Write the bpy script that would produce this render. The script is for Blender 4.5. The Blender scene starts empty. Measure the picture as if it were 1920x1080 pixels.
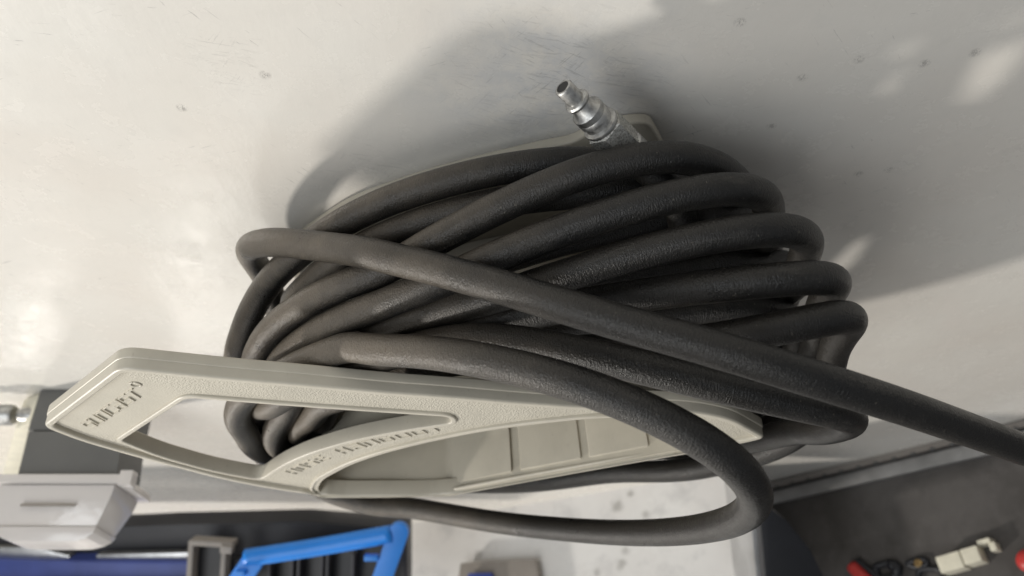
import bpy, bmesh, math, random
import numpy as np
from mathutils import Vector, Matrix, noise
random.seed(4); np.random.seed(4)
scene = bpy.context.scene
col = scene.collection
PI = math.pi

# ------------------------------------------------------------------ camera
F = 1550.0                       # focal length in pixels of the 1920 wide photograph
TH = math.radians(30)            # tilt of the view towards the wall
HC = 0.311                       # camera distance from the wall
Z0 = 1.2                         # height of the camera above the van floor
ST, CT = math.sin(TH), math.cos(TH)
cam_d = bpy.data.cameras.new('camera'); cam = bpy.data.objects.new('camera', cam_d); col.objects.link(cam)
cam_d.sensor_width = 36; cam_d.lens = F/1920*36
cam_d.clip_start = 0.01; cam_d.clip_end = 50
right = Vector((0, 0, -1)); fwd = Vector((-ST, -CT, 0)); up = Vector((-CT, ST, 0))
cam.matrix_world = Matrix(((right.x, up.x, -fwd.x, HC), (right.y, up.y, -fwd.y, 0), (right.z, up.z, -fwd.z, Z0), (0, 0, 0, 1)))
cam_d.dof.use_dof = True; cam_d.dof.focus_distance = 0.43; cam_d.dof.aperture_fstop = 7.5
scene.camera = cam

# world X = distance from the wall, Y = along the wall (camera at 0, view towards -Y), Z = up (the phone was held sideways)
def P(px, py, z):
    a = (px-960)/F*z; v = (py-540)/F*z
    return Vector((HC - z*ST + v*CT, -(z*CT + v*ST), Z0 - a))
def ray(px, py):
    o = Vector((HC, 0, Z0)); return o, P(px, py, 1.0) - o
def PH(px, py, h):               # point at distance h from the wall
    o, d = ray(px, py); t = (h-o.x)/d.x; return o + d*t
def PP(px, py, p0, n):           # point on a plane
    o, d = ray(px, py); return o + d*((p0-o).dot(n)/d.dot(n))
def FH(px, h, z):                # pixel row for a given distance from wall and depth
    return 540 + F*(0.5-(HC-h)/z)/CT

# ------------------------------------------------------------------ light
scene.view_settings.view_transform = 'Standard'; scene.view_settings.look = 'None'
scene.view_settings.exposure = 0.0; scene.view_settings.gamma = 1
world = bpy.data.worlds.new('World'); scene.world = world; world.use_nodes = True
bg = world.node_tree.nodes['Background']; bg.inputs[0].default_value = (0.93, 0.96, 1.0, 1); bg.inputs[1].default_value = 0.23
def area(name, loc, target, size, power, color, size_y=None):
    l = bpy.data.lights.new(name, 'AREA'); l.energy = power; l.color = color; l.size = size
    if size_y: l.shape = 'RECTANGLE'; l.size_y = size_y
    o = bpy.data.objects.new(name, l); col.objects.link(o); o.location = loc
    o.rotation_euler = (Vector(target)-Vector(loc)).to_track_quat('-Z', 'Y').to_euler(); return o
mid = Vector((0.08, -0.42, Z0))
L1 = Vector((0.137, -0.098, 0.200)).normalized()
area('ceiling_lamp', mid + L1*3.2, mid, 0.20, 70, (1.0, 0.95, 0.88))
area('van_lamp', mid + Vector((1.1, .25, .62)), mid, 0.75, 5.0, (1.0, 0.98, 0.94), .75)
area('open_door', mid + Vector((.85, .95, .85)), mid, 0.6, 7.2, (0.93, 0.97, 1.0), .6)
def mirror_lamp(name, px, py, dist, size, power):   # a lamp whose image shows in the glossy wall
    o, d = ray(px, py); d = d.normalized(); w = PH(px, py, 0); r = Vector((-d.x, d.y, d.z)); area(name, w + r*dist, w, size, power, (1.0, .94, .86), size*.3)
mirror_lamp('bench_lamp', 60, 610, 1.5, .10, .25)

# ------------------------------------------------------------------ materials
def mat(name, color=(.5, .5, .5), rough=.5, metal=0.0, spec=.5, coat=0.0):
    m = bpy.data.materials.new(name); m.use_nodes = True; b = m.node_tree.nodes['Principled BSDF']
    b.inputs['Base Color'].default_value = (*color, 1); b.inputs['Roughness'].default_value = rough
    b.inputs['Metallic'].default_value = metal; b.inputs['Specular IOR Level'].default_value = spec
    b.inputs['Coat Weight'].default_value = coat
    return m
class NT:
    def __init__(s, m): s.t = m.node_tree; s.b = s.t.nodes['Principled BSDF']
    def n(s, kind, **kw):
        nd = s.t.nodes.new(kind)
        for k, v in kw.items():
            if k.startswith('i_'): nd.inputs[k[2:].replace('_', ' ')].default_value = v
            else: setattr(nd, k, v)
        return nd
    def l(s, a, b): s.t.links.new(a, b)
    def coord(s, scale=(1, 1, 1), rot=(0, 0, 0), out='Object', attr=None):
        if attr: c = s.n('ShaderNodeAttribute', attribute_name=attr).outputs['Vector']
        else: c = s.n('ShaderNodeTexCoord').outputs[out]
        mp = s.n('ShaderNodeMapping'); mp.inputs['Scale'].default_value = scale; mp.inputs['Rotation'].default_value = rot
        s.l(c, mp.inputs['Vector']); return mp.outputs[0]
    def noise(s, vec, scale, detail=4, rough=.5, dist=0):
        nd = s.n('ShaderNodeTexNoise'); nd.inputs['Scale'].default_value = scale; nd.inputs['Detail'].default_value = detail
        nd.inputs['Roughness'].default_value = rough; nd.inputs['Distortion'].default_value = dist
        s.l(vec, nd.inputs['Vector']); return nd.outputs[0]
    def ramp(s, fac, stops):
        r = s.n('ShaderNodeValToRGB'); e = r.color_ramp.elements
        while len(e) < len(stops): e.new(0.5)
        for i, (p, c) in enumerate(stops):
            e[i].position = p; e[i].color = (*c, 1) if hasattr(c, '__len__') else (c, c, c, 1)
        s.l(fac, r.inputs[0]); return r.outputs[0]
    def mix(s, fac, a, b, mode='MIX'):
        m = s.n('ShaderNodeMix', data_type='RGBA', blend_type=mode)
        if hasattr(fac, 'links'): s.l(fac, m.inputs[0])
        else: m.inputs[0].default_value = fac
        for v, k in ((a, 6), (b, 7)):
            if hasattr(v, 'links'): s.l(v, m.inputs[k])
            else: m.inputs[k].default_value = (*v, 1)
        return m.outputs[2]
    def math(s, op, a, b=0.0):
        m = s.n('ShaderNodeMath', operation=op)
        for v, k in ((a, 0), (b, 1)):
            if hasattr(v, 'links'): s.l(v, m.inputs[k])
            else: m.inputs[k].default_value = v
        return m.outputs[0]
    def bump(s, h, strength, dist, prev=None):
        b = s.n('ShaderNodeBump'); b.inputs['Strength'].default_value = strength; b.inputs['Distance'].default_value = dist
        s.l(h, b.inputs['Height'])
        if prev is not None: s.l(prev, b.inputs['Normal'])
        return b.outputs[0]
    def normal(s, o): s.l(o, s.b.inputs['Normal'])
    def color(s, o): s.l(o, s.b.inputs['Base Color'])
    def rough(s, o): s.l(o, s.b.inputs['Roughness'])

def wall_material(name, base, tint, scratches=True):
    m = mat(name, base, .3, spec=.5); n = NT(m)
    v = n.coord()
    big = n.noise(v, 9, 3); c = n.mix(n.ramp(big, [(.35, 0), (.7, 1)]), base, tint)
    fine = n.noise(v, 70, 5, .6); c = n.mix(n.math('MULTIPLY', n.ramp(fine, [(.5, 0), (.75, 1)]), .25), c, tuple(x*.86 for x in base))
    if scratches:
        def near(px, py, r0, r1):            # 1 near a scuffed spot of the paint, 0 away from it
            geo = n.n('ShaderNodeNewGeometry').outputs['Position']; dd = n.n('ShaderNodeVectorMath', operation='DISTANCE'); n.l(geo, dd.inputs[0]); dd.inputs[1].default_value = PH(px, py, 0)
            w = n.math('ADD', dd.outputs['Value'], n.math('MULTIPLY', n.noise(v, 30, 3), .06 if r1 > .01 else .0)); o_ = .03 if r1 > .01 else .0; return n.ramp(w, [(max(r0+o_, 0), 1), (r1+o_, 0)])
        scuff = n.math('MAXIMUM', near(1050, 170, .015, .075), n.math('MAXIMUM', near(700, 330, .0, .035), near(430, 130, .0, .03)))
        c = n.mix(n.math('MULTIPLY', n.math('MULTIPLY', near(1040, 170, .01, .085), n.ramp(n.noise(v, 45, 5, .7), [(.38, 0), (.6, 1)])), .55), c, (.50, .52, .55))
        for rot, sc, th, seed, everywhere in ((.55, 70, .60, 0, .0), (-.9, 95, .60, 3, .0), (.2, 60, .58, 7, .0), (.9, 60, .66, 5, 1), (-.35, 48, .67, 9, 1), (.1, 80, .675, 11, 1)):
            r_ = n.n('ShaderNodeMapping'); r_.inputs['Rotation'].default_value = (rot, 0, 0); r_.inputs['Location'].default_value = (seed, seed*2, seed); n.l(v, r_.inputs['Vector'])
            m_ = n.n('ShaderNodeMapping'); m_.inputs['Scale'].default_value = (1, 9, .9); n.l(r_.outputs[0], m_.inputs['Vector'])
            k = n.ramp(n.noise(m_.outputs[0], sc, 3, .7, .35), [(th-.01, 0), (th+.04, 1)])
            mk = n.math('MULTIPLY', scuff, n.ramp(n.noise(r_.outputs[0], 60, 2), [(.42, 0), (.55, 1)])) if not everywhere else n.ramp(n.noise(r_.outputs[0], 11, 3, .6), [(.50, 0), (.62, 1)])
            c = n.mix(n.math('MULTIPLY', n.math('MULTIPLY', k, mk), .28 if not everywhere else .38), c, (.17, .165, .16))
        for px, py, r1 in ((1612, 116, .0035), (1735, 123, .0018), (1447, 241, .002), (497, 143, .0012), (1668, 322, .001), (1610, 330, .001), (1388, 46, .0012), (1505, 150, .001), (340, 205, .0008), (1830, 103, .001)):
            c = n.mix(n.math('MULTIPLY', n.math('MULTIPLY', near(px, py, -.001, r1*.75), n.ramp(n.noise(n.coord((1, 1, 2)), 420, 4, .9), [(.47, 0), (.52, 1)])), .8), c, (.10, .09, .085))
        sp = n.noise(n.coord((1, 1, 1.7)), 170, 4, .8, .9); k = n.ramp(sp, [(.755, 0), (.775, 1)])
        c = n.mix(n.math('MULTIPLY', k, .8), c, (.12, .11, .10))
    n.color(c)
    n.rough(n.ramp(n.noise(v, 30, 5, .7), [(.3, .15), (.75, .36)]))
    b1 = n.bump(n.noise(v, 6, 2), .4, .005); b2 = n.bump(n.noise(n.coord((1, 1, 2.2)), 60, 4, .6), .12, .0015, b1)
    n.normal(n.bump(n.noise(v, 600, 2), .12, .0002, b2))
    return m
M_wall = wall_material('white_wall_paint', (.76, .735, .68), (.73, .69, .63))
M_part = wall_material('white_partition_paint', (.78, .77, .75), (.70, .68, .66), False)
def finish_partition():              # grime spots, scuffed bare patches and a gloss that varies
    n = NT(M_part); v = n.coord(); src = n.b.inputs['Base Color'].links[0].from_socket
    c = n.mix(n.ramp(n.noise(v, 22, 6, .7), [(.52, 0), (.68, 1)]), src, (.60, .59, .58))
    for px, py, r in ((1157, 948, .011), (1165, 1058, .010), (1182, 925, .007), (1211, 965, .006), (897, 1040, .009), (1172, 1034, .006), (1120, 1072, .006), (1290, 1010, .005)):
        geo = n.n('ShaderNodeNewGeometry').outputs['Position']; dd = n.n('ShaderNodeVectorMath', operation='DISTANCE'); n.l(geo, dd.inputs[0]); dd.inputs[1].default_value = WP(px, py, 0)
        w = n.math('ADD', dd.outputs['Value'], n.math('MULTIPLY', n.noise(v, 110, 3, .7), r*1.5)); c = n.mix(n.math('MULTIPLY', n.ramp(w, [(r*1.05, 1), (r*1.6, 0)]), .52), c, (.15, .14, .115))
    n.color(c); n.rough(n.ramp(n.noise(v, 16, 5, .7), [(.4, .18), (.6, .5)]))

M_hose = mat('black_rubber', (.03, .03, .03), .42, spec=.45); n = NT(M_hose)
wr = n.noise(n.coord((330, 330, 1350), attr='hc'), 1.0, 3, .6)
wr2 = n.noise(n.coord((900, 900, 1300), attr='hc'), 1.0, 2, .6)
obj_v = n.coord()
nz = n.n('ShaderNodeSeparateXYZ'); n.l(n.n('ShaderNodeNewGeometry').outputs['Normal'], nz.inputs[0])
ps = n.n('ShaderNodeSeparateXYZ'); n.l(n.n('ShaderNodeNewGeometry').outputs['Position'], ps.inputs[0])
upf = n.ramp(n.math('ADD', nz.outputs['Z'], n.math('MULTIPLY', n.noise(obj_v, 55, 4, .7), .9)), [(.25, 0), (1.1, 1)])     # dusty brown painted on up-facing sides, imitating light from above
high = n.ramp(n.math('ADD', n.math('SUBTRACT', ps.outputs['Z'], Z0-.02), n.math('MULTIPLY', n.noise(obj_v, 12, 3), .12)), [(.05, .12), (.17, 1)])   # strongest on the coil's top bends, coloured to look more lit
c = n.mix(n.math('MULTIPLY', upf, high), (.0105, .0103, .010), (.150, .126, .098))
c = n.mix(n.math('MULTIPLY', n.ramp(n.noise(obj_v, 18, 5, .65), [(.45, 0), (.7, 1)]), .5), c, (.026, .024, .021))
spk = n.ramp(n.noise(obj_v, 480, 2, .5), [(.70, 0), (.75, 1)])
c = n.mix(n.math('MULTIPLY', spk, .5), c, (.15, .135, .11))
smear = n.ramp(n.noise(n.coord((70, 70, 14), attr='hc'), 1.3, 5, .75), [(.58, 0), (.72, 1)])
c = n.mix(n.math('MULTIPLY', smear, .5), c, (.075, .069, .06))
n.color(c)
n.rough(n.ramp(n.noise(obj_v, 55, 4, .7), [(.3, .25), (.7, .45)]))
bb = n.bump(wr, .55, .0009); n.normal(n.bump(wr2, .8, .0006, bb))

def plastic(name, base, grain):
    m = mat(name, base, .38, spec=.5); n = NT(m); v = n.coord()
    c = n.mix(n.ramp(n.noise(v, 35, 4, .6), [(.4, 0), (.75, 1)]), base, tuple(x*.88 for x in base))
    st = n.ramp(n.noise(n.coord((1, 1, 3)), 160, 3, .6), [(.66, 0), (.74, 1)])
    c = n.mix(n.math('MULTIPLY', st, .35), c, (.30, .26, .20))
    n.color(c)
    if grain:
        vv = n.coord((1, 1, 1.0), (.0, 0, .5)); g = n.n('ShaderNodeTexVoronoi'); g.inputs['Scale'].default_value = 900; n.l(vv, g.inputs['Vector'])
        geo = n.n('ShaderNodeNewGeometry').outputs['Position']; dd = n.n('ShaderNodeVectorMath', operation='DISTANCE'); n.l(geo, dd.inputs[0]); dd.inputs[1].default_value = PH(208, 765, .134)
        msk = n.ramp(dd.outputs['Value'], [(.040, 0), (.058, 1)])
        b = n.bump(n.math('MULTIPLY', g.outputs[0], msk), .7, .0006); n.normal(n.bump(n.noise(vv, 700, 2), .5, .0004, b)); n.b.inputs['Roughness'].default_value = .5
    else:
        n.normal(n.bump(n.noise(v, 90, 4, .6), .15, .0006))
    return m
BEIGE = (.525, .488, .405)
M_beige = plastic('beige_plastic', BEIGE, False); M_grain = plastic('grained_beige_plastic', (.53, .495, .412), True)

M_steel = mat('plated_steel', (.62, .62, .60), .3, 1.0); n = NT(M_steel); v = n.coord()
n.color(n.mix(n.ramp(n.noise(v, 300, 4, .7), [(.45, 0), (.65, 1)]), (.52, .52, .505), (.34, .335, .325)))
n.rough(n.ramp(n.noise(v, 500, 3), [(.3, .34), (.7, .55)])); n.normal(n.bump(n.noise(v, 900, 3, .7), .12, .0002))
M_cast = mat('rough_cast_steel', (.5, .5, .48), .5, .9); n = NT(M_cast); v = n.coord()
n.color(n.mix(n.ramp(n.noise(v, 900, 3, .8), [(.45, 0), (.6, 1)]), (.60, .60, .57), (.26, .25, .23))); n.normal(n.bump(n.noise(v, 1400, 3, .8), .35, .0004))
M_bore = mat('dark_bore', (.02, .02, .02), .6)
def simple(name, c, rough=.45, var=.8, scale=25, metal=0, bump=.1):
    m = mat(name, c, rough, metal); n = NT(m); v = n.coord()
    n.color(n.mix(n.ramp(n.noise(v, scale, 5, .6), [(.35, 0), (.7, 1)]), c, tuple(x*var for x in c)))
    n.normal(n.bump(n.noise(v, scale*8, 3), bump, .001)); return m
M_gbox = simple('grey_painted_steel', (.135, .135, .13), .5, .9, 30)
M_clear = mat('milky_clear_plastic', (.82, .78, .75), .16); M_clear.node_tree.nodes['Principled BSDF'].inputs['Transmission Weight'].default_value = .25
NT(M_clear).normal(NT(M_clear).bump(NT(M_clear).noise(NT(M_clear).coord(), 30, 3), .25, .004))
M_blue = simple('bright_blue_plastic', (.015, .24, .80), .4, .85, 20)
M_navy = simple('navy_blue_plastic', (.05, .08, .32), .45, .6, 14)
M_black = simple('black_plastic', (.012, .013, .017), .45, .7, 25)
M_divider = simple('charcoal_plastic', (.035, .033, .038), .5, .7, 25)
M_taupe = simple('taupe_plastic', (.30, .27, .24), .5, .85, 30)
M_alu = simple('worn_aluminium', (.60, .60, .60), .35, .6, 18, .85, .3)
M_rail = simple('dark_grey_rail', (.045, .045, .052), .5, .6, 10)
M_cream = simple('cream_plastic', (.78, .74, .60), .45, .8, 60)
M_red = simple('red_plastic', (.52, .04, .035), .4, .8, 30)
M_brass = simple('brass', (.6, .42, .2), .3, .8, 60, 1)
M_mat = mat('worn_dark_floor_mat', (.07, .065, .06), .5, spec=.4); n = NT(M_mat); v = n.coord()
c = n.mix(n.ramp(n.noise(v, 7, 5, .6), [(.38, 0), (.66, 1)]), (.050, .046, .043), (.105, .098, .094))
c = n.mix(n.math('MULTIPLY', n.ramp(n.noise(v, 55, 5, .7), [(.5, 0), (.75, 1)]), .3), c, (.15, .14, .135))
n.color(c); n.normal(n.bump(n.noise(v, 200, 4, .7), .15, .001))

# ------------------------------------------------------------------ mesh helpers
def link(name, me, m, parent=None):
    o = bpy.data.objects.new(name, me); col.objects.link(o)
    if m is not None and not me.materials: me.materials.append(m)
    if parent is not None: o.parent = parent
    return o
def mesh(name, bm, m, parent=None, smooth=True):
    bmesh.ops.recalc_face_normals(bm, faces=bm.faces)
    me = bpy.data.meshes.new(name); bm.to_mesh(me); bm.free()
    if smooth:
        for p in me.polygons: p.use_smooth = True
        me.set_sharp_from_angle(angle=math.radians(35))
    return link(name, me, m, parent)
def empty(name, loc=(0, 0, 0)):
    o = bpy.data.objects.new(name, None); col.objects.link(o); o.empty_display_size = .02; return o
def tag(o, label, cat, group=None):
    o['label'] = label; o['category'] = cat
    if group: o['group'] = group
    return o
def struct(o): o['kind'] = 'structure'; return o

def add_hull(bm, bottom, top):       # prism between two matching loops
    a = [bm.verts.new(p) for p in bottom]; b = [bm.verts.new(p) for p in top]; k = len(a)
    bm.faces.new(a); bm.faces.new(b[::-1])
    for i in range(k): bm.faces.new((a[i], b[i], b[(i+1) % k], a[(i+1) % k]))
def add_box(bm, c, u, v, w):         # centre and three half vectors
    c, u, v, w = Vector(c), Vector(u), Vector(v), Vector(w)
    add_hull(bm, [c-u-v-w, c+u-v-w, c+u+v-w, c-u+v-w], [c-u-v+w, c+u-v+w, c+u+v+w, c-u+v+w])
def box(name, c, u, v, w, m, parent=None, bev=.001):
    bm = bmesh.new(); add_box(bm, c, u, v, w)
    if bev: bmesh.ops.bevel(bm, geom=bm.edges[:], offset=bev, segments=2, affect='EDGES', profile=.7)
    return mesh(name, bm, m, parent)
def prism(name, pts, off, m, parent=None, bev=.001):
    bm = bmesh.new(); add_hull(bm, pts, [p+off for p in pts])
    if bev: bmesh.ops.bevel(bm, geom=bm.edges[:], offset=bev, segments=2, affect='EDGES', profile=.7)
    return mesh(name, bm, m, parent)
def add_lathe(bm, base, axis, prof, seg=32, flat=None):
    axis = axis.normalized(); e1 = axis.orthogonal().normalized(); e2 = axis.cross(e1); rings = []
    for d, r in prof:
        ring = []
        for i in range(seg):
            t = 2*PI*i/seg; ring.append(bm.verts.new(base + axis*d + (e1*math.cos(t)+e2*math.sin(t))*r))
        rings.append(ring)
    for A, B in zip(rings, rings[1:]):
        for i in range(seg): bm.faces.new((A[i], A[(i+1) % seg], B[(i+1) % seg], B[i]))
    bm.faces.new(rings[0]); bm.faces.new(rings[-1][::-1])
def catmull(pts, step):
    pts = [np.array(p, float) for p in pts]; pts = [2*pts[0]-pts[1]] + pts + [2*pts[-1]-pts[-2]]; out = []
    for i in range(1, len(pts)-2):
        p0, p1, p2, p3 = pts[i-1:i+3]
        t0 = 0; t1 = np.linalg.norm(p1-p0)**.5; t2 = t1+np.linalg.norm(p2-p1)**.5; t3 = t2+np.linalg.norm(p3-p2)**.5
        k = max(2, int(np.linalg.norm(p2-p1)/step*3))
        for j in range(k):
            t = t1+(t2-t1)*j/k
            A1 = (t1-t)/(t1-t0)*p0+(t-t0)/(t1-t0)*p1; A2 = (t2-t)/(t2-t1)*p1+(t-t1)/(t2-t1)*p2; A3 = (t3-t)/(t3-t2)*p2+(t-t2)/(t3-t2)*p3
            B1 = (t2-t)/(t2-t0)*A1+(t-t0)/(t2-t0)*A2; B2 = (t3-t)/(t3-t1)*A2+(t-t1)/(t3-t1)*A3
            out.append((t2-t)/(t2-t1)*B1+(t-t1)/(t2-t1)*B2)
    out.append(pts[-2]); return resample(np.array(out), step)
def resample(a, step):
    d = np.r_[0, np.cumsum(np.linalg.norm(np.diff(a, axis=0), axis=1))]; k = max(2, int(round(d[-1]/step)))
    s = np.linspace(0, d[-1], k+1); return np.stack([np.interp(s, d, a[:, i]) for i in range(a.shape[1])], 1)
def tube(name, path, r, m, parent=None, seg=20, attr=False):
    k = len(path); T = np.gradient(path, axis=0); T /= np.linalg.norm(T, axis=1)[:, None]
    N = np.zeros_like(T); v = np.array(Vector(T[0]).orthogonal()); v /= np.linalg.norm(v)
    for i in range(k):
        v = v - T[i]*v.dot(T[i]); v /= np.linalg.norm(v); N[i] = v
    B = np.cross(T, N); ang = np.arange(seg)*2*PI/seg
    V = path[:, None, :] + r*(np.cos(ang)[None, :, None]*N[:, None, :] + np.sin(ang)[None, :, None]*B[:, None, :])
    V = V.reshape(-1, 3); fs = []
    for i in range(k-1):
        for j in range(seg):
            a = i*seg+j; b = i*seg+(j+1) % seg; fs.append((a, b, b+seg, a+seg))
    fs.append(tuple(range(seg))[::-1]); fs.append(tuple(range((k-1)*seg, k*seg)))
    me = bpy.data.meshes.new(name); me.from_pydata(V.tolist(), [], fs)
    me.polygons.foreach_set('use_smooth', [True]*len(fs))
    if attr:
        d = np.r_[0, np.cumsum(np.linalg.norm(np.diff(path, axis=0), axis=1))]
        hc = np.zeros((k, seg, 3)); hc[:, :, 0] = r*np.cos(ang); hc[:, :, 1] = r*np.sin(ang); hc[:, :, 2] = d[:, None]
        at = me.attributes.new('hc', 'FLOAT_VECTOR', 'POINT'); at.data.foreach_set('vector', hc.reshape(-1))
    return link(name, me, m, parent)

# ------------------------------------------------------------------ van wall, partition, floor mat
bm = bmesh.new(); ny, nz = 90, 90; grid = []
for i in range(ny+1):
    row = []
    for j in range(nz+1):
        y = .35 - 1.95*i/ny; z = Z0 - .95 + 2.0*j/nz
        x = .0016*noise.noise(Vector((y*5, z*4, 3))) - .0016
        row.append(bm.verts.new((x, y, z)))
    grid.append(row)
for i in range(ny):
    for j in range(nz): bm.faces.new((grid[i][j], grid[i+1][j], grid[i+1][j+1], grid[i][j+1]))
wall = struct(mesh('van_wall', bm, M_wall)); 

# partition: rises from the wall along the far seam
W1 = PH(1400, 880, 0); W2 = PH(900, 962, 0); dW = (W1-W2).normalized()
nW = dW.cross(Vector((1, 0, 0))).normalized()
if nW.y < 0: nW = -nW
a0 = W2 - dW*.9; a1 = W1 + dW*.012
struct(prism('partition', [a0+Vector((-.02, 0, 0)), a1+Vector((-.02, 0, 0)), a1+Vector((1.6, 0, 0)), a0+Vector((1.6, 0, 0))], -nW*.02, M_part, bev=0))
# floor mat with metal edge strip
G1 = PH(1440, 916, 0); G2 = PH(1925, 797, 0); dG = (G2-G1).normalized(); nG = dG.cross(Vector((1, 0, 0))).normalized()
if nG.y < 0: nG = -nG
X = Vector((1, 0, 0))
g0 = G1 - dG*.012; g1 = G2 + dG*.5
struct(prism('floor_mat', [g0, g1, g1+X*1.2, g0+X*1.2], -nG*.012, M_mat, bev=.002))
strip = tag(empty('edge_strip'), 'worn metal edge strip with a row of small rivets where dark mat meets white wall', 'trim strip')
prism('strip_bar', [g0+nG*.004+X*.006, g1+nG*.004+X*.006, g1+nG*.004+X*.022, g0+nG*.004+X*.022], -nG*.006, M_alu, strip, .0015)
prism('strip_lip', [g0+nG*.02-X*.001, g1+nG*.009-X*.001, g1+nG*.009+X*.003, g0+nG*.009+X*.003], -nG*.006, M_taupe, strip, .001)
rv = None
for k in range(16):
    c = g0 + dG*(.03+.022*k) + nG*.0085 + X*.003
    if rv is None:
        b = bmesh.new(); add_lathe(b, Vector((0, 0, 0)), X, [(0, .003), (.0012, .0027), (.002, .0015)], 12); rv = mesh('rivet', b, M_gbox, strip); rv.location = c
    else:
        r2 = rv.copy(); col.objects.link(r2); r2.location = c
def GP(px, py, lift=0): return PP(px, py, g0 + nG*lift, nG)

# ------------------------------------------------------------------ things lying on the mat
t = tag(empty('connector'), 'cream plastic plug connector lying on the dark mat', 'connector')
c1, c2, c3 = GP(1762, 1048, .008), GP(1858, 1020, .008), GP(1774, 1078, .008)
ux = (c2-c1); uy = (c3-c1); uy -= ux*(uy.dot(ux)/ux.dot(ux))
def loc(u, v, w=0): return c1 + ux*u + uy*v + nG*w
def lbox(name, u0, u1, v0, v1, w0, w1, m, parent, bev=.0015):
    return box(name, loc((u0+u1)/2, (v0+v1)/2, (w0+w1)/2), ux*(u1-u0)/2, uy*(v1-v0)/2, nG*(w1-w0)/2, m, parent, bev)
lbox('housing', .0, .46, 0, 1, -.008, .012, M_cream, t)
lbox('housing', .48, .80, -.02, .92, -.008, .012, M_cream, t)
lbox('latch', .81, 1.05, -.3, -.02, -.008, .008, M_cream, t)
lbox('latch_arm', .98, 1.10, -.02, .5, -.008, .006, M_cream, t)
t = tag(empty('wire_clip'), 'red handled black clip at the left of the small parts on the dark mat', 'clip')
p0, p1 = GP(1598, 1062, .006), GP(1650, 1110, .006)
tube('handle', catmull([p0, (p0+p1)/2+nG*.003, p1], .004), .0075, M_red, t, 12)
q0, q1 = GP(1606, 1052, .004), GP(1668, 1100, .004)
tube('jaw', catmull([q0, (q0+q1)/2, q1], .004), .0048, M_black, t, 10)
t = tag(empty('buckle'), 'small black plastic buckle frame between the red clip and the pointed clip', 'buckle')
pp = [GP(*q, .003) for q in ((1640, 1062), (1672, 1056), (1684, 1066), (1680, 1078), (1650, 1082), (1640, 1062))]
tube('frame', catmull(pp, .003), .0035, M_black, t, 10)
pp = [GP(*q, .004) for q in ((1668, 1058), (1682, 1063), (1680, 1076))]; tube('prong', catmull(pp, .003), .006, M_black, t, 10)
t = tag(empty('pointed_clip'), 'black pointed clip with a brass screw, left of the cream connector', 'clip')
pp = [GP(*q, .003) for q in ((1700, 1058), (1716, 1051), (1736, 1050), (1738, 1058), (1722, 1063), (1700, 1058))]
tube('frame', catmull(pp, .003), .0032, M_black, t, 10)
b = bmesh.new(); add_lathe(b, GP(1725, 1057, .0), nG, [(0, .0045), (.006, .0045), (.0075, .003)], 14); mesh('screw', b, M_brass, t)
t = tag(empty('cable_loop'), 'thin black cable loop tucked against the cream connector', 'cable')
pp = [GP(*q, .003) for q in ((1722, 1095), (1724, 1070), (1745, 1066), (1765, 1070), (1772, 1100))]
tube('cable', catmull(pp, .003), .0032, M_black, t, 10)
t = tag(empty('red_cap'), 'red rounded cap at the right end of the dark mat', 'cap')
b = bmesh.new(); add_lathe(b, GP(1934, 1054, .0), nG, [(0, .011), (.01, .011), (.014, .008), (.016, .004)], 24); mesh('cap_body', b, M_red, t)
b = bmesh.new(); add_lathe(b, GP(1934, 1054, .016), nG, [(0, .004), (.003, .003)], 14); mesh('tip', b, M_red, t)
# black rounded slab left of the mat, pale frame beside it
t = tag(empty('black_slab'), 'matte black rounded slab standing at the left end of the dark mat', 'case')
c0 = P(1425, 945, .80); e1 = P(1540, 1060, .80); s = [P(1424, 968, .84), P(1440, 950, .84), P(1475, 975, .84), P(1520, 1030, .84), P(1560, 1110, .84), P(1440, 1140, .84)]
prism('shell', s, fwd*.10, M_black, t, .004)
prism('shell_edge', [P(1404, 945, .86), P(1424, 940, .86), P(1446, 1140, .86), P(1424, 1140, .86)], fwd*.10, M_alu, t, .002)

# ------------------------------------------------------------------ wall mounted box at the left
def B(h, y, px, zref): return Vector((h, y, Z0-(px-960)/F*zref))
t = tag(empty('outlet_box'), 'grey steel box on the wall with a milky plastic cover, beyond the hanger', 'box')
YB = -.735
def rect(h, x0, x1, y0, y1): return [Vector((h, y0, Z0-x0)), Vector((h, y0, Z0-x1)), Vector((h, y1, Z0-x1)), Vector((h, y1, Z0-x0))]
def loft(name, loops, m, parent, bev=.0015):
    b = bmesh.new(); rs = [[b.verts.new(p) for p in L] for L in loops]; k = len(rs[0])
    for A, C in zip(rs, rs[1:]):
        for i in range(k): b.faces.new((A[i], A[(i+1) % k], C[(i+1) % k], C[i]))
    b.faces.new(rs[0][::-1]); b.faces.new(rs[-1])
    if bev: bmesh.ops.bevel(b, geom=b.edges[:], offset=bev, segments=2, affect='EDGES', profile=.7, clamp_overlap=True)
    return mesh(name, b, m, parent)
loft('back_box', [rect(-.001, -.452, -.362, YB, YB-.05), rect(.040, -.452, -.362, YB, YB-.05)], M_gbox, t)
loft('body', [rect(.0415, -.450, -.362, YB+.002, YB-.05), rect(.083, -.448, -.358, YB+.002, YB-.05)], M_gbox, t)
loft('flange', [rect(.084, -.470, -.350, YB+.008, YB-.058), rect(.092, -.472, -.348, YB+.008, YB-.058)], M_clear, t, .002)
loft('cover', [rect(.0925, -.462, -.356, YB+.004, YB-.05), rect(.105, -.459, -.359, YB+.002, YB-.05), rect(.128, -.455, -.368, YB-.004, YB-.045)], M_clear, t, .003)
dome = []
for k in range(5):
    f = k/4; w = .05*math.cos(f*1.15); dome.append(rect(.1285+.013*math.sin(f*PI/2), -.412-w*.9, -.412+w*.9, YB-.002-.004*f, YB-.045+.01*f))
loft('dome', dome, M_clear, t, .0015)
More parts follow.
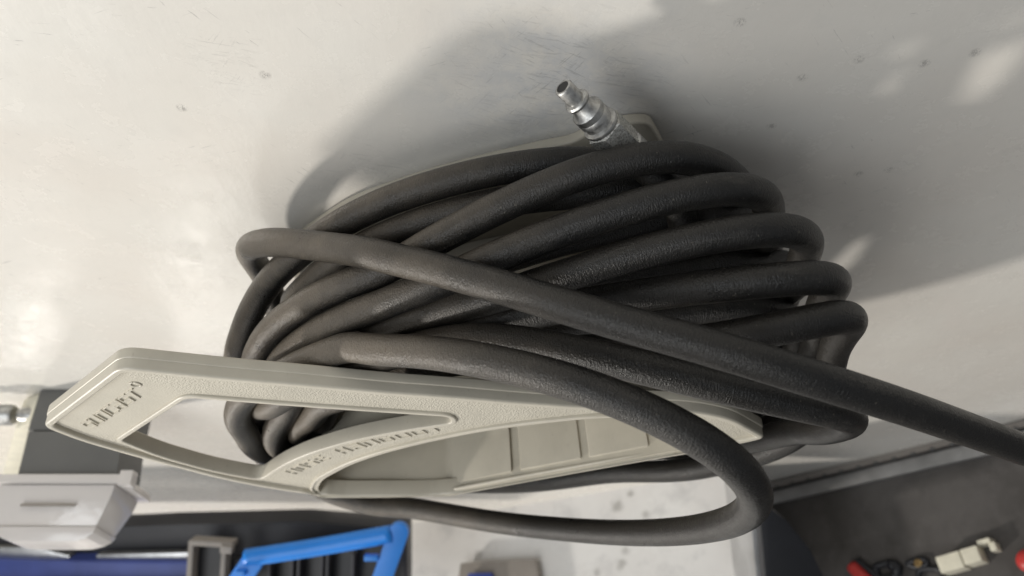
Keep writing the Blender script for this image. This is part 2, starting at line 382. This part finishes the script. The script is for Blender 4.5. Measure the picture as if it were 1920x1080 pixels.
box('cover_slot', (.111, YB+.0035, Z0+.412), (.0012, 0, 0), (0, 0, .024), (0, .001, 0), M_taupe, t, .0005)
box('hinge', (.088, YB+.004, Z0+.346), (.007, 0, 0), (0, 0, .006), (0, .006, 0), M_clear, t, .002)
t = tag(empty('pipe_coupling'), 'shiny metal pipe coupling on the wall at the left edge of the photo', 'coupling')
c = PH(2, 778, .02)
for k, (dz, r, m) in enumerate(((-.03, .007, M_steel), (.0, .010, M_steel), (.03, .007, M_steel))):
    b = bmesh.new(); add_lathe(b, c + Vector((0, 0, dz-.013)), Vector((0, 0, 1)), [(0, r*.85), (.003, r), (.022, r), (.025, r*.85)], 20); mesh('collar', b, m, t)
t = tag(empty('white_conduit'), 'white plastic conduit strip running beside the grey wall box', 'conduit')
prism('channel', [PH(45, 750, .001), PH(75, 735, .001), PH(40, 885, .001), PH(8, 885, .001)], X*.03, M_cream, t, .003)
prism('cap', [PH(8, 887, .001), PH(42, 887, .001), PH(36, 915, .001), PH(-5, 915, .001)], X*.034, M_cream, t, .003)

# ------------------------------------------------------------------ bottom left: rail, bins, tote
t = tag(empty('shelf_rail'), 'dark grey shelf rail with a bright worn edge above the navy bin', 'rail')
prism('rail_body', [P(-80, 1000, 1.02), P(300, 985, 1.02), P(560, 978, 1.04), P(762, 992, 1.04), P(762, 1120, 1.04), P(-80, 1120, 1.02)], fwd*.06, M_rail, t, .003)
prism('rail_edge', [P(180, 1040, 1.0), P(360, 1036, 1.0), P(360, 1050, 1.0), P(180, 1052, 1.0)], fwd*.015, M_alu, t, .002)
prism('rail_edge', [P(-80, 1028, 1.0), P(60, 1026, 1.0), P(130, 1042, 1.0), P(130, 1052, 1.0), P(60, 1050, 1.0), P(-80, 1040, 1.0)], fwd*.015, M_alu, t, .002)
t = tag(empty('navy_bin'), 'navy blue plastic bin along the bottom edge beneath the rail', 'bin')
prism('bin_front', [P(-90, 1046, .99), P(60, 1052, .99), P(362, 1052, .99), P(362, 1160, .99), P(-90, 1160, .99)], fwd*.12, M_navy, t, .004)
prism('bin_lip', [P(-90, 1092, .975), P(362, 1090, .975), P(362, 1110, .975), P(-90, 1112, .975)], fwd*.012, M_navy, t, .003)
t = tag(empty('open_bracket'), 'taupe plastic frame with dark opening between navy bin and blue handled tote', 'frame')
def bar(name, a, b_, z, w, m, parent, dep=.02):
    A, C = P(*a, z), P(*b_, z); d = (C-A).normalized(); s = d.cross(fwd).normalized()*w*z/F/2
    return prism(name, [A-s, C-s, C+s, A+s], fwd*dep, m, parent, .0015)
bar('frame_side', (358, 1014), (350, 1140), .96, 10, M_taupe, t); bar('frame_top', (354, 1018), (436, 1023), .957, 10, M_taupe, t)
bar('frame_side', (420, 1024), (412, 1140), .959, 9, M_taupe, t); bar('frame_tab', (412, 1030), (434, 1033), .952, 14, M_taupe, t, .012)
prism('frame_back', [P(360, 1022, .985), P(420, 1026, .985), P(412, 1140, .985), P(352, 1140, .985)], fwd*.01, M_black, t, 0)
t = tag(empty('tool_tote'), 'black compartment tool tote with a bright blue carrying handle', 'tool tote')
prism('tote_back', [P(430, 1050, .98), P(600, 1026, .98), P(764, 1000, .98), P(764, 1160, .98), P(420, 1160, .98)], fwd*.02, M_black, t, .003)
for x in (505, 548, 560, 604, 614, 662):
    bar('divider', (x, 1040), (x-4, 1150), .955, 6, M_divider, t, .03)
bar('divider', (757, 1010), (757, 1150), .955, 12, M_divider, t, .03)
h = empty('handle'); h.parent = t
A, C = P(462, 1046, .925), P(735, 1001, .91)
tube('grip', catmull([A, (A+C)/2-up*.001, C], .006), .0098, M_blue, h, 20)
def arm(a, b_, z, w, dep):
    A, C = P(*a, z), P(*b_, z); d = (C-A).normalized(); s = d.cross(fwd).normalized()*w*z/F/2; pts = []
    for k in range(9): t_ = PI*k/8; pts.append(A - d*math.sin(t_)*w*z/F/2 + s*math.cos(t_))
    pts += [C-s, C+s]; return prism('arm', pts, fwd*dep, M_blue, h, .0015)
arm((747, 1000), (700, 1130), .905, 37, .012); arm((472, 1054), (420, 1130), .918, 40, .012)
bar('arm_peg', (682, 1048), (708, 1048), .90, 10, M_blue, h, .01); bar('arm_peg', (440, 1077), (458, 1077), .91, 10, M_blue, h, .01)
t = tag(empty('grey_tray'), 'small flat grey tray with a blue insert lying on the spotted white panel', 'tray')
def WP(px, py, l=0): return PP(px, py, a0 + nW*l, nW)
prism('tray_base', [WP(872, 1058, .004), WP(1012, 1050, .004), WP(1025, 1130, .004), WP(862, 1130, .004)], nW*.012, M_taupe, t, .003)
prism('insert', [WP(882, 1076, .018), WP(926, 1075, .018), WP(930, 1130, .018), WP(872, 1130, .018)], nW*.006, M_navy, t, .002)
finish_partition()
# ------------------------------------------------------------------ hose hanger
HP = .137
def to2(p): return (p.y, p.z)
def smooth_loop(pts, rad, n=6):
    """round the corners of a closed polygon"""
    out = []; k = len(pts); rr = rad if hasattr(rad, '__len__') else [rad]*k
    for i in range(k):
        p, a, b_ = [Vector(q) for q in (pts[i], pts[i-1], pts[(i+1) % k])]
        da, db = (a-p), (b_-p); r = min(rr[i], da.length*.45, db.length*.45)
        A = p+da.normalized()*r; C = p+db.normalized()*r
        for j in range(n+1):
            t_ = j/n; out.append(tuple((1-t_)**2*A + 2*t_*(1-t_)*p + t_*t_*C))
    return out
def dense(pts, step=.0015):
    a = np.array(pts + [pts[0]]); r = resample(a, step)[:-1]; return r
def offset(loop, d):
    """shift a dense closed loop sideways; positive grows it"""
    a = np.array(loop); T = np.roll(a, -1, 0)-np.roll(a, 1, 0)
    for _ in range(3): T = (T+np.roll(T, 1, 0)+np.roll(T, -1, 0))/3
    T /= np.linalg.norm(T, axis=1)[:, None]
    area_ = np.sum(a[:, 0]*np.roll(a[:, 1], -1)-np.roll(a[:, 0], -1)*a[:, 1]); s = 1 if area_ > 0 else -1
    return a + d*s*np.stack([T[:, 1], -T[:, 0]], 1)
def vwidth(loop, other, w, share=.42, floor=.0005):
    o_ = np.array(other); return np.array([max(floor, min(w, share*float(np.min(np.linalg.norm(o_-p, axis=1))))) for p in np.array(loop)])[:, None]
PM = Matrix(((0, 0, 1, 0), (1, 0, 0, 0), (0, 1, 0, 0), (0, 0, 0, 1)))
def slab(name, loops, h0, h1, m, parent, bev=.0008):
    cu = bpy.data.curves.new('outline', 'CURVE'); cu.dimensions = '2D'; cu.fill_mode = 'BOTH'
    for L in loops:
        s = cu.splines.new('POLY'); s.points.add(len(L)-1)
        for i, p in enumerate(L): s.points[i].co = (p[0], p[1], 0, 1)
        s.use_cyclic_u = True
    cu.extrude = (h1-h0)/2-bev; cu.bevel_depth = bev; cu.bevel_resolution = 2; cu.offset = -bev*.9
    tmp = bpy.data.objects.new('tmp', cu); col.objects.link(tmp)
    dg = bpy.context.evaluated_depsgraph_get(); me = bpy.data.meshes.new_from_object(tmp.evaluated_get(dg))
    bpy.data.objects.remove(tmp); bpy.data.curves.remove(cu)
    me.transform(Matrix.Translation(((h0+h1)/2, 0, 0)) @ PM); me.name = name
    me.materials.clear()
    for p in me.polygons: p.use_smooth = True
    me.set_sharp_from_angle(angle=math.radians(40))
    return link(name, me, m, parent)
O_px = [(78, 800), (222, 690), (420, 710), (578, 723), (726, 737), (844, 745), (960, 755), (1100, 765), (1300, 772), (1372, 786), (1437, 822), (1395, 832), (1150, 874), (840, 930), (600, 932), (440, 906), (270, 862), (150, 828)]
O = dense(smooth_loop([to2(PH(x, y, HP)) for x, y in O_px], [.008, .008, .03, .03, .03, .03, .03, .03, .02, .02, .006, .01, .03, .02, .03, .03, .03, .03]))
W_px = [(228, 823), (352, 742), (600, 762), (842, 778), (848, 790), (760, 803), (660, 822), (580, 846), (530, 868), (488, 896), (400, 880), (300, 852)]
W = dense(smooth_loop([to2(PH(x, y, HP-.003)) for x, y in W_px], [.003, .006, .03, .006, .006, .03, .03, .03, .03, .007, .03, .03]))
H_px = [(588, 914), (598, 896), (650, 868), (710, 847), (800, 824), (900, 804), (1000, 790), (1130, 777), (1230, 781), (1290, 792), (1318, 806), (1322, 822), (1310, 837), (1150, 866), (950, 902), (842, 924), (700, 927), (600, 927)]
Hh = dense(smooth_loop([to2(PH(x, y, HP-.003)) for x, y in H_px], [.006, .01, .02, .02, .03, .03, .03, .03, .02, .01, .006, .006, .004, .03, .02, .003, .02, .008]))
hang = tag(empty('hose_hanger'), 'beige plastic hose hanger with an open front plate, fixed to the white wall', 'hose hanger')
fp = slab('front_plate', [O, W, offset(Hh, vwidth(Hh, O, .0012, .3, .0002))], HP-.009, HP-.003, M_grain, hang, .0008)
slab('rim_step', [offset(O, .0007), offset(O, -vwidth(O, Hh, .004))], HP-.0122, HP-.0062, M_beige, fp, .0008)
slab('plate_rim', [O, offset(O, -vwidth(O, Hh, .0045))], HP-.012, HP, M_beige, fp, .0014)
slab('window_rim', [offset(W, .0035), W], HP-.012, HP-.0015, M_beige, fp, .001)
slab('arch_rim', [offset(Hh, vwidth(Hh, O, .0032)), offset(Hh, vwidth(Hh, O, .0009, .2, .0001))], HP-.012, HP-.0008, M_beige, fp, .001)
# the saddle: a closed wall that runs from the plate back to the wall, smaller at the wall
ymax = max(p[1] for p in Hh)
def taper(p, f): return (p[0]*(1-.0*f) , ymax + (p[1]-ymax)*(1-.26*f*f))
def ring_loft(name, inner, outer, hs, m, parent):
    b = bmesh.new(); Rs = []
    for h_, f in hs:
        Rs.append(([b.verts.new((h_, *taper(p, f))) for p in inner], [b.verts.new((h_, *taper(p, f))) for p in outer]))
    k = len(inner)
    for (A, Bo), (C, D) in zip(Rs, Rs[1:]):
        for i in range(k):
            j = (i+1) % k; b.faces.new((A[i], A[j], C[j], C[i])); b.faces.new((Bo[i], D[i], D[j], Bo[j]))
    for (A, Bo) in (Rs[0], Rs[-1]):
        for i in range(k):
            j = (i+1) % k; b.faces.new((A[i], Bo[i], Bo[j], A[j]))
    return mesh(name, b, m, parent)
inn = offset(Hh, -.0026); out = offset(Hh, .0014)
saddle = ring_loft('saddle', inn, out, [(HP-.0022, 0), (HP*.72, .22), (HP*.45, .52), (HP*.22, .80), (.008, 1)], M_beige, hang)
# raised blocks on the inside of the far leg, narrow grooves between them
for xa, ya, xb, yb in ((848, 924, 959, 900), (976, 897, 1089, 877), (1105, 874, 1215, 854)):
    A, C = PH(xa, ya, HP-.003), PH(xb, yb, HP-.003); b = bmesh.new(); secs = []
    for h_, f in ((HP-.008, .03), (HP*.72, .22), (HP*.45, .52), (.03, .85)):
        a2, c2 = taper((A.y, A.z), f), taper((C.y, C.z), f)
        secs.append([b.verts.new((h_, a2[0]-.001, a2[1])), b.verts.new((h_, a2[0]+.0055, a2[1])), b.verts.new((h_, c2[0]+.0055, c2[1])), b.verts.new((h_, c2[0]-.001, c2[1]))])
    for S1, S2 in zip(secs, secs[1:]):
        for q_ in range(4): b.faces.new((S1[q_], S1[(q_+1) % 4], S2[(q_+1) % 4], S2[q_]))
    b.faces.new(secs[0]); b.faces.new(secs[-1][::-1])
    bmesh.ops.bevel(b, geom=b.edges[:], offset=.0009, segments=2, affect='EDGES', profile=.7)
    mesh('stepped_block', b, M_beige, saddle)
# slim bead along the front edge of the far leg
bead = [PH(x, y, HP-.004) for x, y in ((850, 918), (950, 899), (1150, 863), (1308, 835))]
tube('bead', catmull([b_+Vector((0, .0012, 0)) for b_ in bead], .004), .0017, M_beige, saddle, 12)
# back plate
K_px = [(562, 442), (655, 381), (805, 328), (1000, 281), (1078, 266), (1110, 242), (1180, 229), (1218, 228), (1238, 262), (1300, 400), (1310, 560), (1150, 640), (800, 660), (620, 620), (545, 520)]
K = dense(smooth_loop([to2(PH(x, y, .007)) for x, y in K_px], [.01, .02, .03, .03, .01, .01, .01, .006, .006, .02, .02, .02, .02, .02, .02]), .003)
bp = slab('back_plate', [K], .0004, .0075, M_beige, hang, .0014)
b = bmesh.new(); c = PH(1094, 292, .006); add_lathe(b, c, X, [(0, .0068), (.010, .0062), (.0135, .0045), (.0148, .002)], 24); mesh('peg', b, M_beige, hang)
b = bmesh.new(); c = PH(884, 376, .006); add_lathe(b, c, X, [(0, .0095), (.004, .0095), (.0055, .007), (.0058, .003)], 24); mesh('screw_boss', b, M_beige, hang)
b = bmesh.new(); c = PH(1240, 326, .006); add_lathe(b, c, X, [(0, .0065), (.003, .006), (.005, .004), (.0055, .002)], 20); mesh('mounting_screw', b, M_brass, hang)

# raised lettering ------------------------------------------------
# squared logo letters as strokes on a 0..1 grid
GL = {'S': [((1, 1), (0, 1), (0, .5), (1, .5), (1, 0), (0, 0))], 'U': [((0, 1), (0, 0), (1, 0), (1, 1))],
      'N': [((0, 0), (0, 1), (1, 1), (1, 0))], 'C': [((1, 1), (0, 1), (0, 0), (1, 0))],
      'A': [((0, 1), (1, 1), (1, 0), (0, 0), (0, .5), (1, .5))], 'T': [((0, 1), (1, 1)), ((.5, 1), (.5, 0))],
      'H': [((0, 0), (0, 1)), ((1, 0), (1, 1)), ((0, .5), (1, .5))], 'O': [((0, 0), (0, 1), (1, 1), (1, 0), (0, 0))],
      'E': [((1, 1), (0, 1), (0, 0), (1, 0)), ((0, .5), (.8, .5))], 'G': [((1, 1), (0, 1), (0, 0), (1, 0), (1, .5), (.5, .5))]}
def letter(ch, org, ex, ey, h, sw, parent, m):
    b = bmesh.new()
    for st in GL[ch]:
        P2 = [org + ex*u + ey*v for u, v in st]
        for A, C in zip(P2, P2[1:]):
            d = (C-A).normalized(); s = Vector((-d.y, d.x))*sw/2; A2 = A-d*sw/2; C2 = C+d*sw/2
            lo = [Vector((h-.0006, q.x, q.y)) for q in (A2-s, C2-s, C2+s, A2+s)]
            sh = s*.55; hi = [Vector((h+.0009+.00002*random.random(), q.x, q.y)) for q in (A2+d*sw*.2-sh, C2-d*sw*.2-sh, C2-d*sw*.2+sh, A2+d*sw*.2+sh)]
            add_hull(b, lo, hi)
    return mesh('raised_letter', b, m, parent, smooth=False)
p_s = Vector(to2(PH(173, 803, HP-.003))); p_e = Vector(to2(PH(272, 737, HP-.003)))   # baseline ends
ex = (p_e-p_s); L_ = ex.length; ex.normalize(); ey = Vector(to2(PH(205, 758, HP-.003)))-Vector(to2(PH(224, 769, HP-.003))); hgt = 1.0
adv = L_/7
for i, ch in enumerate('SUNCAST'):
    letter(ch, p_s + ex*adv*i, ex*adv*.72, ey*hgt, HP-.003, .0014, fp, M_beige)
ring = [Vector((HP-.0028, *(p_e + ex*.003 + ey*1.15 + Vector((math.cos(a_), math.sin(a_)))*.0028))) for a_ in np.linspace(0, 2*PI, 17)]
tube('raised_ring', np.array(ring), .0006, M_beige, fp, 8)
# lettering along the arch, in a slightly sunken panel between window rim and arch rim
arc = [Vector(to2(PH(x, y, HP-.003))) for x, y in ((545, 886), (600, 860), (670, 836), (740, 818), (800, 806), (838, 799))]
arcd = resample(np.array(catmull([(q.x, q.y, 0) for q in arc], .002)), .001)
txt = 'HOSE HANGOUT'; tot = len(arcd)-1
for i, ch in enumerate(txt):
    if ch == ' ': continue
    k = int(tot*(i+.1)/len(txt)); k2 = int(tot*(i+.75)/len(txt)); A = Vector(arcd[k][:2]); C = Vector(arcd[k2][:2]); e = C-A; q = Vector((-e.y, e.x)).normalized()
    letter(ch, A - q*.0038, e*.95, q*.0080, HP-.003, .0014, fp, M_beige)

# ------------------------------------------------------------------ the hose
D = .0168; R = D/2
def far(px, h, z): return (px, FH(px, h, z), z)
pts = [(1186, 292, .428), (1225, 330, .434), (1290, 385, .452), (1320, 450, .49), (1310, 530, .54), (1250, 600, .59), far(1100, .028, .66), far(900, .03, .675), far(720, .035, .67), (600, 700, .63), (545, 650, .58), (560, 600, .525),
 (620, 590, 0.509), (700, 570, 0.496), (800, 538, 0.486), (900, 502, 0.478), (1000, 468, 0.472), (1100, 440, 0.469), (1200, 420, 0.466), (1300, 405, 0.464), (1380, 402, 0.466), (1425, 425, 0.484), (1420, 480, .51), (1380, 560, .555), (1280, 640, .61),
 far(1120, .045, .665), far(920, .048, .69), far(740, .055, .68), (610, 760, .635), (560, 730, .585), (580, 680, .53),      # inner 2
 (660, 655, 0.514), (760, 626, 0.499), (860, 598, 0.489), (960, 570, 0.481), (1060, 545, 0.474), (1160, 522, 0.470), (1260, 502, 0.466), (1360, 488, 0.464), (1440, 486, 0.469), (1480, 505, 0.489), (1475, 560, .51), (1440, 640, .555), (1340, 730, .61),
 far(1160, .07, .665), far(960, .078, .695), far(780, .085, .685), (640, 852, .665), (560, 815, .62), (610, 740, .545),      # inner 3
 (700, 700, 0.519), (800, 672, 0.502), (900, 648, 0.490), (1000, 628, 0.482), (1100, 612, 0.476), (1200, 598, 0.472), (1300, 586, 0.468), (1400, 574, 0.466), (1470, 572, 0.471), (1505, 595, 0.491), (1500, 650, .51), (1465, 720, .55), (1370, 780, .60),
 far(1180, .055, .66), far(980, .05, .69), far(800, .045, .685), (640, 720, .63), (560, 650, .575), (548, 580, .525),       # inner 1
 (600, 512, .485), (680, 455, .462), (800, 409, .452), (900, 384, .446), (1050, 362, .442), (1200, 350, .442), (1310, 366, .452), (1360, 420, .475), (1370, 500, .51), (1340, 580, .56), (1250, 660, .61),
 far(1100, .06, .65), far(900, .062, .665), far(720, .067, .655), (610, 800, .63), (560, 770, .585), (570, 715, .54),     # -> S5
 (640, 685, .50), (720, 658, .475), (820, 629, .455), (920, 602, .44), (1020, 582, .43), (1120, 566, .42), (1220, 551, .41), (1300, 540, .402), (1400, 529, .392), (1490, 521, .387), (1545, 517, .390), (1573, 520, .402), (1572, 535, .422), (1540, 562, .448), (1519, 600, .475), (1508, 660, .505), (1490, 735, .54), (1430, 805, .58), (1310, 845, .615),
 far(1150, .098, .645), far(950, .097, .668), far(780, .098, .665), (630, 872, .665), (560, 845, .63), (545, 780, .57),    # -> S6
 (650, 725, .515), (750, 694, .49), (860, 677, .47), (960, 666, .453), (1060, 659, .438), (1160, 654, .426), (1260, 648, .414), (1350, 637, .404), (1450, 618, .393), (1530, 601, .388), (1580, 589, .390), (1606, 588, .400), (1603, 602, .418), (1572, 630, .44), (1558, 670, .465), (1552, 725, .49), (1520, 790, .53), (1445, 838, .57), (1345, 860, .60),
 far(1200, .112, .635), far(1000, .113, .668), far(800, .112, .67), (650, 898, .68), (565, 872, .65), (505, 805, .59), (520, 740, .525),    # -> G
 (640, 695, .478), (740, 656, .455), (830, 636, .434), (920, 632, .418), (1020, 648, .405), (1120, 668, .396), (1220, 692, .388), (1320, 716, .384), (1420, 740, .384), (1510, 760, .389), (1580, 775, .400), (1610, 784, .416), (1590, 796, .44), (1535, 810, .47), (1500, 805, .51), (1440, 820, .545), (1330, 835, .59),
 far(1180, .084, .635), far(1000, .08, .66), far(800, .082, .66), (620, 858, .665), (530, 832, .61), (492, 775, .553), (498, 728, .505),    # -> F
 (540, 695, .472), (600, 672, .455), (680, 660, .434), (780, 657, .407), (880, 670, .386), (980, 690, .372), (1080, 718, .364), (1180, 754, .358), (1270, 797, .354), (1345, 838, .352), (1395, 880, .358), (1422, 925, .378), (1408, 960, .41), (1355, 984, .45), (1270, 997, .50), (1160, 999, .555), (1050, 992, .600), (950, 982, .632), (850, 966, .655), (750, 946, .672), (660, 925, .68), (580, 893, .672), (520, 845, .645), (478, 790, .61), (456, 725, .577), (450, 660, .545), (462, 600, .52), (490, 545, .502),   # T
 (535, 490, .488), (590, 450, .475), (660, 411, .462), (740, 374, .452), (830, 344, .445), (920, 320, .44), (1010, 306, .438), (1090, 303, .44), (1170, 318, .452), (1250, 355, .475), (1300, 420, .505), (1310, 500, .545), (1260, 580, .595),
 far(1120, .045, .64), far(940, .047, .668), far(800, .055, .668), (680, 780, .655), (590, 800, .628), (530, 775, .595), (490, 720, .56), (484, 668, .52), (508, 624, .492), (560, 588, .470), (620, 554, .455), (690, 516, .442),  # S2
 (770, 475, .432), (850, 432, .424), (940, 386, .417), (1030, 345, .411), (1120, 312, .407), (1210, 292, .408), (1290, 290, .413), (1350, 308, .424), (1385, 345, .443), (1385, 400, .475), (1365, 470, .52), (1320, 560, .57), (1230, 650, .62),
 far(1080, .05, .658), far(920, .06, .68), far(780, .075, .675), (650, 838, .652), (570, 825, .618), (520, 775, .575), (506, 715, .53), (530, 668, .49), (584, 633, .467), (650, 600, .450), (726, 568, .436),   # S3
 (820, 528, .424), (910, 489, .414), (1000, 452, .407), (1100, 415, .401), (1200, 383, .398), (1300, 358, .398), (1380, 348, .402), (1430, 356, .412), (1447, 376, .43), (1430, 410, .458), (1405, 470, .50), (1370, 560, .55), (1290, 650, .61),
 far(1120, .07, .655), far(940, .078, .68), far(800, .09, .678), (670, 878, .675), (580, 865, .645), (530, 805, .588), (545, 738, .535), (620, 690, .495),   # S4
 (690, 643, .472), (750, 614, .456), (820, 592, .443), (900, 568, .430), (1000, 536, .416), (1100, 504, .406), (1200, 474, .399), (1300, 449, .393), (1390, 432, .391), (1465, 426, .394), (1505, 430, .405), (1525, 446, .42), (1508, 478, .445), (1480, 520, .475), (1468, 590, .515), (1440, 690, .56), (1350, 780, .61),
 far(1180, .085, .655), far(1000, .075, .69), far(820, .06, .69), (680, 775, .675), (580, 730, .645), (530, 650, .61), (525, 590, .59), (508, 535, .572), (480, 492, .550), (463, 472, .525), (469, 458, .497),   # D
 (500, 454, .479), (550, 456, .463), (620, 464, .446), (700, 478, .430), (800, 500, .414), (900, 526, .397), (1000, 556, .383), (1100, 587, .372), (1200, 615, .364), (1300, 642, .357), (1400, 671, .352), (1500, 702, .352), (1600, 733, .361), (1700, 765, .376), (1800, 800, .398), (1920, 843, .432), (2060, 893, .475), (2250, 965, .53)]
ctrl = [tuple(P(*p)) for p in pts]
path = catmull(ctrl, .0045)
# settle the coil: strands that overlap push each other apart, bends stay gentle
X0 = path.copy(); Xp = path.copy(); k = len(Xp); idx = np.arange(k)
def inside(q, poly):
    a_ = np.array(poly); b_ = np.roll(a_, -1, 0); x, y = q[:, 0][:, None], q[:, 1][:, None]
    cr = ((a_[:, 1] > y) != (b_[:, 1] > y)) & (x < (b_[:, 0]-a_[:, 0])*(y-a_[:, 1])/(b_[:, 1]-a_[:, 1]+1e-12)+a_[:, 0]); return cr.sum(1) % 2 == 1
under = inside(X0[:, 1:], offset(O, .012)[::3]) & (X0[:, 0] < .128)      # strands that run behind the front plate stay behind it
for it in range(96):
    if it % 8 == 0:                                  # refresh the list of neighbouring points
        pi, pj = [], []
        for a_ in range(0, k, 400):
            q_ = Xp[a_:a_+400].astype(np.float32); G_ = (q_**2).sum(1)[:, None]+(Xp**2).sum(1)[None, :].astype(np.float32)-2*q_ @ Xp.T.astype(np.float32)
            r_, c_ = np.nonzero((G_ < (D*1.7)**2) & (np.abs(idx[a_:a_+400][:, None]-idx[None, :]) > 9)); pi.append(r_+a_); pj.append(c_)
        pi = np.concatenate(pi); pj = np.concatenate(pj)
    dd = Xp[pi]-Xp[pj]; L = np.linalg.norm(dd, axis=1); w = L < D*1.03
    ii, jj, dd, L = pi[w], pj[w], dd[w], L[w][:, None]+1e-6
    mv = np.zeros_like(Xp); cnt = np.ones(k); push = dd/L*(D*1.03-L)*.5
    np.add.at(mv, ii, push); np.add.at(cnt, ii, .35)
    Xp += mv/cnt[:, None]*.8
    if it < 86: Xp += (X0-Xp)*.02
    lap = np.zeros_like(Xp); lap[1:-1] = (Xp[:-2]+Xp[2:])/2-Xp[1:-1]; Xp += lap*.3
    Xp[:, 0] = np.maximum(Xp[:, 0], R+.0005); Xp[under, 0] = np.minimum(Xp[under, 0], HP-.013-R)
for _ in range(10): Xp[1:-1] += ((Xp[:-2]+Xp[2:])/2-Xp[1:-1])*.3
Xp = resample(catmull([tuple(q) for q in Xp[::2]], .0022), .0022)
hose = tag(empty('air_hose'), 'long black rubber air hose coiled in loops over the beige hanger', 'air hose')
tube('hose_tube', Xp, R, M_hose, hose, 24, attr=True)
# end fitting
ft = empty('end_fitting'); ft.parent = hose
tip = P(1055, 163, .392); base = Vector(Xp[0]); ax = (tip-base); Lf = ax.length; ax.normalize()
s_ = Lf/.058
q = lambda L_: [(a_*s_, r_*1.13) for a_, r_ in L_]
b = bmesh.new(); add_lathe(b, base - ax*.004, ax, q([(0, .0088), (.001, .0092), (.012, .0092), (.0125, .0085)]), 28); mesh('ferrule', b, M_steel, ft)
b = bmesh.new(); add_lathe(b, base + ax*.008*s_, ax, q([(0, .0088), (.0008, .0094), (.0175, .0094), (.0185, .0084)]), 6); o = mesh('hex_nut', b, M_cast, ft, smooth=False)
b = bmesh.new(); add_lathe(b, base + ax*.0265*s_, ax, q([(0, .0082), (.0012, .0086), (.0022, .0084), (.003, .0068), (.0055, .0066), (.0062, .0074), (.0085, .0074), (.0092, .0070), (.0098, .0074), (.013, .0074), (.0155, .0052), (.0185, .0045)]), 32); mesh('nipple_body', b, M_steel, ft)
b = bmesh.new(); add_lathe(b, base + ax*.045*s_, ax, q([(0, .0040), (.0006, .0056), (.002, .0060), (.0030, .0055), (.0034, .0041), (.0045, .0040), (.0122, .0042), (.0130, .0038), (.0131, .0030), (.0105, .0029)]), 32); mesh('nipple_tip', b, M_steel, ft)
b = bmesh.new(); add_lathe(b, base + ax*(.0575*s_), ax, q([(0, .0029), (.0004, .0029)]), 24); mesh('bore', b, M_bore, ft)
